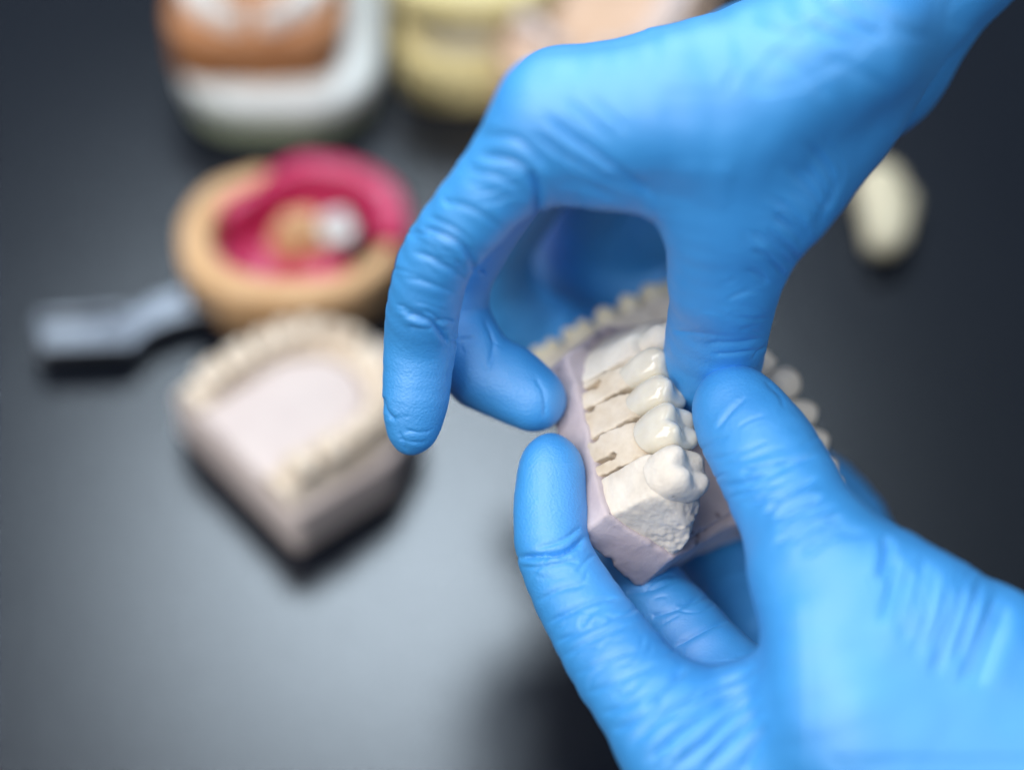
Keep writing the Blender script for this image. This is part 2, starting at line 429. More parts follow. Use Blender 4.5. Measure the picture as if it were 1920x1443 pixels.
def fine_creases(spots, seed):
    """short irregular tension lines: (x, y, spread along, spread across, direction in degrees, count)"""
    r = random.Random(seed); out = []
    for x, y, sa, sc, ang, n in spots:
        for _ in range(n):
            cx, cy = r.gauss(0, sa), r.gauss(0, sc); t = math.radians(ang + r.gauss(0, 14)); b = r.uniform(-.35, .35)
            a0 = math.radians(ang); ox, oy = x + cx * math.cos(a0) - cy * math.sin(a0), y + cx * math.sin(a0) + cy * math.cos(a0)
            L = r.uniform(14, 46); pts = []
            for k in (-1, -.3, .4, 1):
                tt = t + b * k; pts.append((ox + L * k * math.cos(tt), oy + L * k * math.sin(tt)))
            out.append((pts, r.uniform(2.8, 5), r.uniform(.08, .34), r.uniform(-1, 1)))
    return out
UP_CREASES = [
    # index finger, last joint to knuckle
    ([(750, 584), (788, 598), (815, 610), (845, 650)], 6, .9, .6), ([(738, 570), (770, 582), (800, 592)], 5, .35, 0), ([(812, 606), (832, 600), (856, 606)], 5, .4, 0),
    ([(785, 425), (830, 440), (870, 465), (897, 512)], 7, .9, .5), ([(800, 405), (850, 428), (888, 458)], 6, .5, 0), ([(768, 470), (820, 490), (880, 530)], 6, .5, 0),
    ([(752, 520), (800, 530), (860, 552)], 6, .3, 0), ([(815, 375), (880, 390), (950, 435)], 7, .4, 0),
    ([(1010, 205), (1060, 250), (1130, 300), (1200, 348), (1250, 388)], 9, .9, .5), ([(990, 245), (1050, 285), (1120, 325), (1190, 352)], 8, .6, 0),
    ([(900, 258), (960, 260), (1000, 288), (1030, 325)], 8, .6, .3), ([(888, 292), (950, 300), (1000, 330), (1012, 372)], 8, .7, 0),
    ([(870, 320), (930, 330), (985, 365)], 7, .45, 0), ([(1060, 180), (1110, 230), (1150, 265)], 8, .35, 0), ([(1100, 175), (1140, 212), (1180, 250)], 8, .3, 0),
    ([(985, 322), (1008, 356), (1003, 405)], 8, 1.1, 0), ([(1040, 340), (1090, 350), (1160, 372)], 7, .5, 0),
    ([(718, 742), (724, 768), (744, 790)], 5, .6, 0), ([(748, 806), (758, 830), (764, 850)], 4, .25, 0),
    # middle finger
    ([(905, 590), (925, 640), (915, 700)], 7, .5, 0), ([(1000, 700), (1020, 740), (1022, 790)], 6, .3, 0),
    # thumb
    ([(1252, 618), (1310, 626), (1380, 632)], 5, .25, 0), ([(1320, 644), (1390, 642), (1434, 632)], 6, .5, 0), ([(1330, 664), (1380, 662), (1428, 655)], 5, .35, 0), ([(1370, 592), (1410, 598), (1448, 596)], 6, .3, 0),
] + family([(1500, 225), (1560, 285), (1575, 330), (1545, 400)], [(1375, 485), (1415, 505), (1462, 545)][:3] + [(1466, 548)], 11, 7.5, .62, seed=3) \
  + [([(1395, 20), (1430, 48), (1470, 62), (1530, 72)], 12, .55, 0), ([(1450, 0), (1500, 40), (1560, 66), (1620, 90)], 13, .7, .4), ([(1500, -20), (1560, 25), (1610, 50), (1680, 80)], 13, .7, -.3),
     ([(1570, -30), (1630, 20), (1700, 60), (1760, 75)], 14, .5, 0), ([(1530, 110), (1600, 130), (1680, 175)], 14, .35, 0), ([(1430, 95), (1500, 130), (1560, 190)], 14, .3, 0)]
UP_CREASES += fine_creases([(830, 455, 40, 30, 22, 12), (800, 600, 30, 24, 18, 9), (930, 330, 40, 50, 15, 10), (1100, 290, 60, 40, 35, 8), (1400, 600, 30, 50, -5, 10), (1450, 440, 30, 60, 35, 14), (770, 800, 20, 18, 10, 5), (900, 660, 20, 25, 75, 5)], 21)
LO_CREASES = [
    # index finger
    ([(962, 1046), (1010, 1042), (1050, 1036), (1080, 1022), (1100, 1000)], 7, 1.3, .5), ([(1000, 1030), (1055, 1012), (1092, 985)], 6, .45, 0), ([(968, 1062), (1020, 1062), (1080, 1050)], 5, .4, 0),
    ([(1000, 1130), (1050, 1106), (1105, 1092)], 6, .4, 0), ([(1020, 1172), (1080, 1140), (1130, 1122), (1170, 1120)], 7, .85, .4), ([(1035, 1206), (1100, 1178), (1172, 1146)], 6, .65, 0),
    ([(1045, 1236), (1110, 1198), (1190, 1165)], 6, .45, 0), ([(1070, 1268), (1130, 1240), (1205, 1212)], 6, .35, 0), ([(1090, 1302), (1150, 1280), (1235, 1240)], 7, .4, 0), ([(1120, 1340), (1180, 1318), (1255, 1268)], 7, .5, 0),
    ([(1205, 1330), (1240, 1288), (1290, 1246)], 10, 1.2, 0), ([(1175, 1402), (1240, 1342), (1330, 1292), (1435, 1240)], 12, 1.22, 0.3), ([(1205, 1435), (1280, 1370), (1360, 1312), (1440, 1268)], 12, 1.17, -0.3),
    ([(1250, 1450), (1330, 1382), (1425, 1288)], 12, 1.04, 0.0), ([(1315, 1450), (1370, 1388), (1432, 1320)], 12, 1.04, 0.3), ([(1225, 1352), (1300, 1330), (1385, 1300)], 10, 0.90, 0.0), ([(1145, 1372), (1200, 1345), (1245, 1308)], 10, 0.77, 0.0), ([(1390, 1450), (1420, 1390), (1440, 1350)], 12, 0.77, 0.0),
    # middle finger
    ([(1165, 1112), (1220, 1104), (1275, 1082)], 7, .4, 0), ([(1200, 1160), (1270, 1140), (1320, 1110)], 7, .4, 0), ([(1260, 1215), (1320, 1180), (1370, 1160)], 7, .5, 0),
    # thumb
    ([(1342, 806), (1368, 772), (1402, 742)], 5, .5, 0), ([(1432, 712), (1462, 742), (1470, 770)], 5, .3, 0), ([(1308, 850), (1335, 830), (1370, 815)], 6, .3, 0),
    ([(1430, 968), (1475, 922), (1535, 893)], 7, .9, .4), ([(1385, 915), (1450, 880), (1540, 852)], 7, .6, 0),
    ([(1660, 1000), (1662, 1042), (1650, 1090)], 10, 1.3, 0),
] + family([(1320, 862), (1390, 850), (1480, 815)], [(1365, 955), (1450, 930), (1555, 905)], 6, 7, .7, seed=7) \
  + family([(1420, 1010), (1490, 950), (1585, 925)], [(1470, 1070), (1560, 1010), (1650, 990)], 6, 9, 1.1, seed=8) \
  + family([(1685, 1015), (1672, 1100), (1640, 1230)], [(1905, 1090), (1870, 1190), (1820, 1330)], 9, 12, .95, seed=9)
LO_CREASES += fine_creases([(1040, 1045, 30, 22, -12, 9), (1110, 1165, 35, 40, -25, 14), (1180, 1280, 40, 40, -28, 10), (1440, 890, 50, 50, -22, 16), (1540, 1000, 50, 30, -28, 10), (1300, 1340, 60, 40, -38, 10), (1750, 1120, 60, 60, 100, 12), (1260, 1150, 30, 40, -20, 6)], 22)

# the hand from above: seen from its thumb side, index finger to the left, thumb straight down
up_palm = [
    [(1035, 205, -38, 90), (1180, 172, -42, 88), (1330, 138, -42, 98), (1570, 95, -28, 145)],
    [(1050, 190, -8, 88), (1330, 140, -5, 105), (1580, 90, 0, 150)],
    [(1085, 215, 22, 86), (1350, 160, 28, 110), (1600, 90, 20, 150)],
    [(1150, 265, 45, 82), (1400, 190, 50, 115), (1620, 100, 30, 150)],
    [(1570, 105, -22, 150), (1760, -100, -30, 158), (2000, -360, -40, 175)],
    [(1590, 100, 24, 145), (1780, -100, 18, 155), (2020, -360, 8, 175)],
    [(1030, 306, -28, 70), (1180, 316, -32, 76), (1320, 318, -28, 88)],
    [(1060, 250, -36, 78), (1200, 232, -42, 86), (1340, 228, -42, 100), (1450, 215, -32, 130)],
    [(1425, 320, -22, 150), (1505, 205, -16, 160), (1580, 110, -4, 150)],
    [(1348, 520, -14, 84), (1345, 430, -24, 88), (1350, 330, -32, 92), (1385, 225, -40, 98), (1480, 140, -44, 112), (1600, 60, -42, 135)],
    [(1600, 100, 30, 140), (1420, 240, 66, 150), (1230, 360, 90, 130), (1120, 420, 98, 110), (1020, 520, 112, 100)],
]
up_fingers = [
    [(1035, 205, -38, 90), (925, 352, -28, 80), (828, 470, -16, 70), (797, 560, -8, 69), (788, 640, 0, 68), (780, 740, 2, 62), (775, 795, 3, 51), (769, 822, 3, 30)],
    [(1050, 190, -8, 88), (850, 520, 15, 70), (885, 672, 16, 74), (950, 715, 15, 72), (1000, 748, 13, 62)],
    [(1085, 215, 22, 86), (925, 455, 62, 78), (965, 590, 78, 78), (1080, 650, 82, 70)],
    [(1150, 265, 45, 82), (1070, 430, 90, 76), (1150, 540, 100, 76), (1270, 580, 100, 66)],
    [(1505, 205, -16, 150), (1425, 320, -22, 150), (1393, 405, -16, 124), (1366, 512, -9, 102), (1350, 595, 0, 97), (1334, 690, 12, 92), (1318, 765, 22, 62)],
]
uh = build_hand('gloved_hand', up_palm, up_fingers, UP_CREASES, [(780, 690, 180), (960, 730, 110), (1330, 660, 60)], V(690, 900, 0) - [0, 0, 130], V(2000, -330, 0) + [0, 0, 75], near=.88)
tag(uh, 'blue nitrile gloved hand with thumb straight down and index finger curled free of the cast', 'hand', 'gloved hands holding the cast')

# the hand from below: thumb on the crowns, index finger against the flank of the base
lo_palm = [
    [(1290, 1400, -34, 112), (1560, 1470, -34, 160), (1900, 1500, -25, 230)],
    [(1410, 1340, -5, 100), (1620, 1430, 0, 150), (1900, 1480, 5, 220)],
    [(1510, 1290, 18, 98), (1700, 1380, 25, 150), (1920, 1440, 25, 210)],
    [(1640, 1190, 38, 90), (1780, 1300, 42, 140), (1940, 1400, 35, 200)],
    [(1900, 1450, -25, 240), (2300, 1600, -40, 250), (2700, 1740, -50, 270)],
    [(1930, 1420, 25, 225), (2300, 1560, 10, 240), (2700, 1700, 0, 260)],
    [(1545, 1115, -42, 106), (1562, 1240, -52, 120), (1610, 1390, -54, 150), (1680, 1560, -50, 170)],
    [(1640, 1340, -48, 170), (1760, 1440, -48, 210), (1900, 1520, -44, 240)],
    [(1330, 1345, -26, 84), (1440, 1330, -32, 95), (1570, 1290, -38, 120)],
    [(1552, 1072, -36, 122), (1680, 1190, -42, 168), (1870, 1340, -38, 225)],
]
lo_fingers = [
    [(1290, 1400, -34, 112), (1168, 1255, -20, 93), (1097, 1148, -8, 80), (1040, 1040, 0, 70), (1033, 960, 3, 69), (1034, 882, 5, 63), (1032, 850, 6, 38)],
    [(1410, 1340, -5, 100), (1290, 1205, 8, 88), (1190, 1085, 22, 80), (1160, 960, 44, 72), (1210, 880, 58, 60)],
    [(1510, 1290, 18, 98), (1345, 1070, 46, 80), (1290, 950, 62, 72), (1340, 860, 66, 60)],
    [(1640, 1190, 38, 90), (1612, 1020, 52, 72), (1546, 922, 62, 66), (1470, 880, 62, 58)],
    [(1680, 1190, -42, 165), (1552, 1072, -36, 122), (1490, 960, -24, 109), (1437, 856, -13, 102), (1400, 800, -6, 93), (1379, 766, -3, 82)],
]
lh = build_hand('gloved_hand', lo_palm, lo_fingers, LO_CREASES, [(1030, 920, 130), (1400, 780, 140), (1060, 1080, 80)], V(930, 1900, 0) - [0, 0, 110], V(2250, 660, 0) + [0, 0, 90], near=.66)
tag(lh, 'blue nitrile gloved hand cradling the cast from below with its thumb on the crowns', 'hand', 'gloved hands holding the cast')

# ------------------------------------------------------------------ teeth (local: x lingual, y mesial, z occlusal, mm)
def tooth_fn(a, b, ht, cusps, wc, neck=.80, fiss=2.6, scal=1.6, base=None):
    base = -ht if base is None else base
    def fn(X, Y, Z):
        u = np.clip((Z + ht) / ht, 0, 1.2)
        prof = neck + (1 - neck) * np.sin(np.clip(u * 1.5, 0, 1.57)) - .30 * np.clip(u - .45, 0, 1) ** 1.3
        aa, bb = a * prof, b * prof
        p = 2.9
        r = (np.abs(X / aa) ** p + np.abs(Y / bb) ** p + 1e-6) ** (1 / p)
        lat = (r - 1) * min(a, b) * .85
        top = None
        for (cx, cy, ch) in cusps:
            g = ch - fiss + fiss * np.exp(-((X - cx) ** 2 + (Y - cy) ** 2) / wc ** 2)
            top = g if top is None else np.maximum(top, g) * .75 + (top + g - np.minimum(top, g)) * .25
        d = smax(lat, (Z - top) * .7, 1.1)
        bot = base + scal * (Y / b) ** 2 + .5 * (X / a) ** 2
        return smax(d, bot - Z, .5)
    return fn
def sheared(fn, k=.2):
    """lean the crown towards the tongue"""
    return lambda X, Y, Z: fn(X - np.float32(k) * (Z + 4), Y, Z)
def tooth_mesh(name, fn, a, b, ht, h, m, top=1.5):
    v, q = surface_nets(fn, (-a - 1, -b - 1, -ht - 2), (a + 1, b + 1, top), h)
    o = new_obj(name, v, q, m); me = o.data
    co = v * S; me.vertices.foreach_set('co', co.astype(np.float32).ravel())
    bpy.data.objects.remove(o); return me
MOL = [(-3.0, 2.6, .2), (-2.9, -2.5, 0.), (3.1, 2.6, -.3), (3.1, -2.4, -.4)]
PRE = [(-2.7, 0, .2), (2.9, .2, -1.1)]
molar_fn = tooth_fn(5.4, 5.5, 7.6, MOL, 2.5)
premolar_fn = tooth_fn(4.7, 3.75, 8.2, PRE, 2.7, neck=.76, fiss=2.2)
canine_fn = tooth_fn(4.1, 4.0, 9.5, [(-.6, 0, .8)], 3.0, neck=.85, fiss=2.6, base=-12)
incisor_fn = tooth_fn(2.6, 3.3, 9., [(0, -1.6, .2), (0, 1.6, .2), (0, 0, .2)], 2.4, neck=.85)
ME = {
    'molar': tooth_mesh('molar', molar_fn, 5.4, 5.5, 7.6, .4, M['cream']),
    'premolar': tooth_mesh('premolar', premolar_fn, 4.7, 3.75, 8.2, .4, M['cream']),
    'canine': tooth_mesh('canine', canine_fn, 4.1, 4., 12, .35, M['cream']),
    'incisor': tooth_mesh('incisor', incisor_fn, 2.6, 3.3, 9., .4, M['cream']),
}
def teeth_in(material):
    out = {}
    for k, me in ME.items():
        c = me.copy(); c.materials.clear(); c.materials.append(material); out[k] = c
    return out

# arch of the held cast: (tooth, l, m, angle of the mesial direction)
ARCH = [('molar', .6, -10.6), ('molar', 0, 0), ('premolar', .2, 9), ('premolar', 1.2, 16.2), ('canine', 4.0, 23.4), ('incisor', 9.2, 28.6), ('incisor', 15.4, 31.8)]
WID = 46.
ARCH_FULL = ARCH + [(k, WID - l, m) for k, l, m in ARCH[::-1]]
APATH = np.array([(1.2, -30), (1.0, -18)] + [(l, m) for k, l, m in ARCH_FULL] + [(WID - 1., -18), (WID - 1.2, -30)], float)
def arch_s(X, Y, path=APATH):
    """signed distance to the arch line, positive to the lingual side"""
    best = np.full(X.shape, 1e9, np.float32); sg = np.zeros(X.shape, np.float32)
    for (ax, ay), (bx, by) in zip(path[:-1], path[1:]):
        dx, dy = bx - ax, by - ay; t = np.clip(((X - ax) * dx + (Y - ay) * dy) / (dx * dx + dy * dy), 0, 1)
        ex, ey = X - ax - t * dx, Y - ay - t * dy; d = np.sqrt(ex * ex + ey * ey)
        m = d < best; best = np.where(m, d, best); sg = np.where(m, np.sign(ex * dy - ey * dx), sg)
    return best * np.where(sg == 0, 1, sg)
def ridge_fn(zneck=-7.2, zbot=-19.5, wn=4.6, wbu=9.2, wli=8.6, path=APATH, straight=False):
    def fn(X, Y, Z):
        s = X if straight else arch_s(X, Y, path)
        u = np.clip((zneck - Z) / (zneck - zbot), -.3, 1.2)
        ub = np.sign(u) * np.abs(u) ** .8
        lb = -(wn + (wbu - wn) * ub); ll = wn + (wli - wn) * ub
        d = smax(lb - s, s - ll, 1.5) * .88
        d = smax(d, Z - zneck, 1.6)
        return smax(d, zbot - Z, .4)
    return fn
def arch_angle(i, pts=None):
    pts = np.array([(l, m) for k, l, m in ARCH_FULL]) if pts is None else pts
    a = pts[max(0, i - 1)]; b = pts[min(len(pts) - 1, i + 1)]; return math.atan2(b[1] - a[1], b[0] - a[0]) - math.pi / 2

# ------------------------------------------------------------------ the held cast
RL = np.array([[0.7720906, -0.18459518, 0.60811243], [-0.23228036, 0.80870957, 0.54040233], [-0.591542, -0.55849213, 0.58151922]])
TL = np.array([35.76, -7.42, 0.])
cast = empty('dental_cast', to_world(TL), B @ RL)
tag(cast, 'lilac and cream dental cast held between both gloved hands, sawn into dies under the crowns', 'dental cast')
poly = [(-9.6, -15), (8.5, -21.5), (30, -8), (47, 0.5), (WID + 9.6, 3), (WID + 9.4, 26), (WID - 5, 40.5), (WID / 2, 44.5), (6, 40.5), (-9.2, 27.5)]
def poly_sd(X, Y, P):
    d = np.full(X.shape, 1e9, np.float32); inside = np.zeros(X.shape, bool)
    n = len(P)
    for i in range(n):
        (ax, ay), (bx, by) = P[i], P[(i + 1) % n]; ex, ey = bx - ax, by - ay
        t = np.clip(((X - ax) * ex + (Y - ay) * ey) / (ex * ex + ey * ey), 0, 1)
        d = np.minimum(d, np.hypot(X - ax - t * ex, Y - ay - t * ey))
        c = ((ay > Y) != (by > Y)) & (X < (bx - ax) * (Y - ay) / (by - ay + 1e-9) + ax); inside ^= c
    return np.where(inside, -d, d)
def wob(X, Y, Z, f, ph): return np.sin(X * f + ph + 1.3 * np.sin(Y * f * .7)) * np.sin(Y * f * 1.1 + 2 * ph + np.sin(Z * f)) 
def base_fn(X, Y, Z):
    d = poly_sd(X, Y, poly) + .25 * wob(X, Y, Z, .45, 1.) - .10 * (Z + 18.6)*(-.6)
    d = smax(d, Z + 18.6 + .35 * wob(X, Y, Z, .5, 2.), .7)
    bot = -27.2 - .22 * np.clip(X + 9.6, 0, 19.6)
    d = smax(d, (bot - Z) + .2 * wob(X, Y, Z, .6, 3.), .5)
    for cx, cy, cz, r in ((-9.5, -14.6, -26.8, 1.5), (9, -21.8, -31.2, 1.2), (-9.8, 3, -18.4, .9), (-9.6, -9, -27.2, 1.3), (-1, -18.6, -29, 1.0), (-9.4, 20, -26.5, 1.6), (3.5, -20.2, -18.4, 1.2)):
        d = smax(d, r - np.sqrt((X - cx) ** 2 + (Y - cy) ** 2 + (Z - cz) ** 2), .5)      # chips on the edges
    return d
v, q = surface_nets(base_fn, (-12, -24, -33.5), (WID + 12, 47, -17), .6)
v = v + vnormals(v, q) * (.10 * vnoise(v, 2.4, 61) + .06 * vnoise(v, 1.1, 62))[:, None]
base = new_obj('base', v, q, M['lilac'], cast)

def ridge_piece(name, y0, y1, h, material, extra=None, gap=.22, taper=0., skew=(0., 0.)):
    rf = ridge_fn(zneck=-8.6)
    def fn(X, Y, Z):
        d = rf(X, Y, Z)
        tp = taper * np.clip((Z + 14.5) / 7., 0, 1) ** 1.3
        jag = .16 * np.sin(Z * 1.3 + y0) + .1 * np.sin(Z * 3.1 + 2 * y0 + X)
        d = smax(d, (y0 + gap + tp + jag + skew[0] * (Z + 14)) - Y, .3); d = smax(d, Y - (y1 - gap - tp + .8 * jag + skew[1] * (Z + 14)), .3)
        ch = np.minimum(np.sqrt((X + 8.2) ** 2 + (Y - y1) ** 2 + (Z + 17.5) ** 2) - 1.3, np.sqrt((X + 5.2) ** 2 + (Y - y0) ** 2 + (Z + 9.5) ** 2) - 1.0)
        d = smax(d, -ch, .4)
        return extra(d, X, Y, Z) if extra else d
    v, q = surface_nets(fn, (-12, y0 - 3, -20.5), (12, y1 + 3, -5.5), h)
    n = vnormals(v, q)
    v = v + n * (.18 * vnoise(v, 3.4, 5) + .08 * vnoise(v, 1.2, 6))[:, None]
    return v, q
CUT = [-5.4, 4.6, 12.6, 20.0]
def die_extra(c, notch=None, stump=(3.9, 3.9)):
    def f(d, X, Y, Z):
        st = (np.sqrt((X / stump[0]) ** 2 + ((Y - c) / stump[1]) ** 2 + 1e-6) - 1) * min(stump)
        st = smax(smax(st, Z + 4.8, .6), -9.5 - Z, .4)
        d = smin(d, st, 1.2)
        if notch is not None:
            ny, nz, nr = notch
            hole = np.sqrt((Y - ny) ** 2 + (Z - nz) ** 2) - nr
            slot = np.maximum(np.abs(Y - ny) - nr * .55, Z - nz)
            hole = np.maximum(np.minimum(hole, slot), X + 4.5)
            d = smax(d, -hole, .2)
        return d
    return f
for k, (c, notch, stump, sk) in enumerate([(-.3, (-1.9, -14.6, 1.0), (4.1, 4.1), (-.06, .0)), (8.7, None, (3.5, 2.8), (.0, .04)), (16.2, (17.7, -15.2, 1.15), (3.5, 2.8), (.04, .05))]):
    v, q = ridge_piece('die', CUT[k], CUT[k + 1], .3, M['die'], die_extra(c, notch, stump), taper=(.5, 1.0, .8)[k], skew=sk)
    v[:, 0] += (-.25, .35, -.1)[k]; v[:, 2] += (-.1, .25, 0)[k]
    new_obj('die', v, q, M['die'], cast)

# distal ridge with the retromolar pad
def distal(X, Y, Z):
    d = ridge_fn(wli=9.5, wbu=9.0, wn=5.3, zneck=-6.3)(X, Y, Z)
    pad = np.sqrt(((X - 1.8) / 6.8) ** 2 + ((Y + 14.2) / 5.2) ** 2 + ((Z + 10.8) / 6.2) ** 2) - 1
    d = smin(d, pad * 4.5, 2.)
    slope = (Z + 16.0) * .62 - (Y + 19.2) * .78                # the ridge falls away to the heel
    d = smax(d, slope - 3.8, 4.0)
    d = smax(d, Y - (CUT[0] - .18), .3)
    d = smax(d, -14.2 - .36 * (X + 9.6) - Y, .5)
    return smax(d, (-20.6 + (X - 8.5) * .63 - Y) * .85, .5)
v, q = surface_nets(distal, (-12, -25, -20.5), (12.5, -3, -3.5), .32)
n = vnormals(v, q)
rough = np.clip((v[:, 0] - .5) / 5, 0, 1) * np.clip((-11 - v[:, 1]) / 4, 0, 1)
v = v + n * ((.16 + .16 * rough) * vnoise(v, 2.0, 7) + (.07 + .2 * rough) * vnoise(v, .9, 8))[:, None]
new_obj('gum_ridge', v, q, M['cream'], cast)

# the rest of the arch, round the front to the other side
def rest(X, Y, Z):
    d = ridge_fn()(X, Y, Z)
    d = smax(d, np.where(X < 14, (CUT[3] + .2) - Y + .05 * (Z + 14) + .9 * np.clip((Z + 14.5) / 7, 0, 1), -1e3), .3)
    fr = np.sqrt(((X - 1.6) / 4.2) ** 2 + ((Y - 23.6) / 4.4) ** 2) - 1                       # canine eminence
    d = smin(d, smax(smax(fr * 3.5, Z + 5.5, 2.), -19 - Z, .5), 1.5)
    return smax(d, 2.5 - Y, .4)
v, q = surface_nets(rest, (-12, -23, -20.5), (WID + 12, 45, -4), .55)
n = vnormals(v, q); v = v + n * (.15 * vnoise(v, 2.8, 9) + .08 * vnoise(v, 1.3, 10))[:, None]
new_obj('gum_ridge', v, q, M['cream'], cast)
v, q = prism([(4, -17), (10, -18.2), (29, -6), (WID - 4, 2.5), (WID - 5, 18), (WID / 2 + 8, 29), (WID / 2 - 8, 29), (5, 18)], -19.2, -17.0, .6, 2)
new_obj('lingual_floor', v, q, M['lilac'], cast, smooth=False)

for i, (k, l, m) in enumerate(ARCH_FULL):
    if i in (1, 2, 3) or i == len(ARCH_FULL) - 1: continue
    ang = arch_angle(i)
    mx = Matrix.Translation(Vector((l, m, -.4 if k != 'canine' else .3)) * S) @ Matrix.Rotation(ang, 4, 'Z')
    me = ME[k]
    if i == 0:
        mol2 = tooth_fn(6.5, 6.1, 8.8, [(-3.2, 2.5, .3), (-3.1, -2.6, 0.), (3.3, 2.5, -.4), (3.4, -2.5, -.7)], 2.7, neck=.90, fiss=2.3)
        mol2 = sheared(mol2, .16)
        vv, qq = surface_nets(mol2, (-7.5, -7.5, -11), (7.5, 7.5, 1.5), .25)
        nn = vnormals(vv, qq); vv = vv + nn * (.12 * vnoise(vv, 2.0, 12) + .05 * vnoise(vv, .9, 13))[:, None]
        o = new_obj('tooth', vv, qq, M['cream'], cast); o.matrix_local = mx
    else:
        place(me, 'tooth', cast, mx)

# ------------------------------------------------------------------ porcelain crowns on the dies
def crown(fn, box, l, m, t, label, sc=(1, 1, 1), rotz=0.):
    v, q = surface_nets(fn, [-x for x in box], box, .22)
    n = vnormals(v, q); v = v + n * (.07 * vnoise(v, 2.2, int(m) + 20))[:, None]
    v = v * np.array(sc)
    c, s = math.cos(rotz), math.sin(rotz)
    v = np.stack([v[:, 0] * c - v[:, 1] * s + l, v[:, 0] * s + v[:, 1] * c + m, v[:, 2] + t], 1)
    w = to_world(v @ RL.T + TL)
    o = new_obj('porcelain_crown', w, q, M['porcelain'])
    return tag(o, label, 'crown', 'porcelain crowns on the held cast')
cm = sheared(tooth_fn(6.0, 5.9, 9.8, [(-3.3, 2.6, .3), (-3.2, -2.4, .1), (3.0, 2.6, -.4), (3.1, -2.2, -.5)], 2.7, neck=.74, fiss=1.9, scal=2.4), .24)
cp = sheared(tooth_fn(5.3, 4.35, 10.6, [(-2.9, .1, .6), (2.9, .2, -1.2)], 2.8, neck=.66, fiss=2.2, scal=2.4), .26)
crown(cm, (8.5, 7.5, 12), .4, 0, .2, 'large glossy porcelain molar crown touching the cream plaster molar on the held cast')
crown(cp, (8, 6, 13), .5, 8.95, .3, 'glossy porcelain premolar crown between the large molar crown and another premolar crown')
crown(cp, (8, 6, 13), 1.0, 16.4, .5, 'glossy porcelain premolar crown beside the uncrowned plaster canine of the held cast', sc=(1.0, 1.02, 1.04))

# ------------------------------------------------------------------ other casts
def simple_cast(name, origin, axes, material, tooth_mat, label, height=22., scale=1., base_mat=None, rise=5., group=None):
    """a trimmed cast standing on its base: local x across, y to the front teeth, z up, origin under the middle of the arch"""
    e = empty(name, origin, np.asarray(axes))
    k = scale; off = np.array([WID / 2, 8.])
    pl = [(-WID / 2 - 9, -29), (WID / 2 + 9, -29), (WID / 2 + 9.5, 8), (WID / 2 - 2, 29), (0, 36), (-WID / 2 + 2, 29), (-WID / 2 - 9.5, 8)]
    pv, pf = prism([(x * k, y * k) for x, y in pl], 0, height, 3., 3)
    new_obj('base', pv, pf, base_mat or material, e, smooth=False)
    rf = ridge_fn(zneck=height + rise, zbot=height - 1.5, wn=4.8, wbu=7.5, wli=7.0)
    def fn(X, Y, Z): return smax(rf(X + np.float32(off[0]), Y + np.float32(off[1]), Z), -28 - Y, .8)
    v, q = surface_nets(fn, (-38, -31, height - 3), (38, 38, height + rise + 2), .8)
    n = vnormals(v, q); v = v + n * (.25 * vnoise(v, 3.2, 14))[:, None]; v[:, :2] *= k
    new_obj('gum_ridge', v, q, material, e)
    pin = [(-WID / 2 + 5, -28.6), (WID / 2 - 5, -28.6), (WID / 2 - 5, 4), (WID / 2 - 13, 15), (0, 18), (-WID / 2 + 13, 15), (-WID / 2 + 5, 4)]
    pv, pf = prism([(x * k, y * k) for x, y in pin], height - 1, height + rise * .62, 1.5, 2)
    new_obj('palate', pv, pf, base_mat or material, e)
    me = teeth_in(tooth_mat)
    for i, (kind, l, m) in enumerate(ARCH_FULL):
        mx = Matrix.Translation(Vector(((l - off[0]) * k, (m - off[1]) * k, height + rise + (5.5 if rise != 6. else 4.))) * S) @ Matrix.Rotation(arch_angle(i), 4, 'Z') @ Matrix.Scale(k, 4)
        place(me[kind], 'tooth', e, mx)
    return tag(e, label, 'dental cast', group)

def table_axes(front):
    f = np.array([front[0], front[1], 0.]); f /= np.linalg.norm(f)
    return np.stack([[f[1], -f[0], 0], f, [0, 0, 1]], 1)
HC = 18.
A_, B_, P_ = T(325, 745, HC), T(545, 960, HC), T(735, 665, HC)
mid = (A_ + B_) / 2; fr = P_ - mid
print('TABLECAST', np.linalg.norm(A_ - B_), np.linalg.norm(fr), mid, P_)
ax_ = table_axes(fr)
simple_cast('dental_cast', mid * [1, 1, 0] + ax_[:, 1] * 29 * .9, ax_, M['plaster'], M['plaster'],
            'pale plaster cast with beige teeth on the dark table, in front of the impression tray', height=HC, base_mat=M['pinkish'], scale=.9, rise=5.)

# opposing cast, held behind by the fingers of the upper hand
m2 = np.array([.85, .5, .08]); m2 /= np.linalg.norm(m2)
t2 = np.array([-.5, .83, -.25]); t2 -= m2 * (t2 @ m2); t2 /= np.linalg.norm(t2)
R2 = np.stack([np.cross(m2, t2), m2, t2], 1)
h2 = 9.
o2 = V(1022, 652, 66) - R2 @ np.array([WID / 2 * .82, -18.6 * .82, h2 + 9.])
simple_cast('dental_cast', to_world(o2), B @ R2, M['cream'], M['tooth'], 'yellowish cast of teeth half hidden behind the held cast, under the fingers of a glove', height=h2, rise=6., scale=.82)

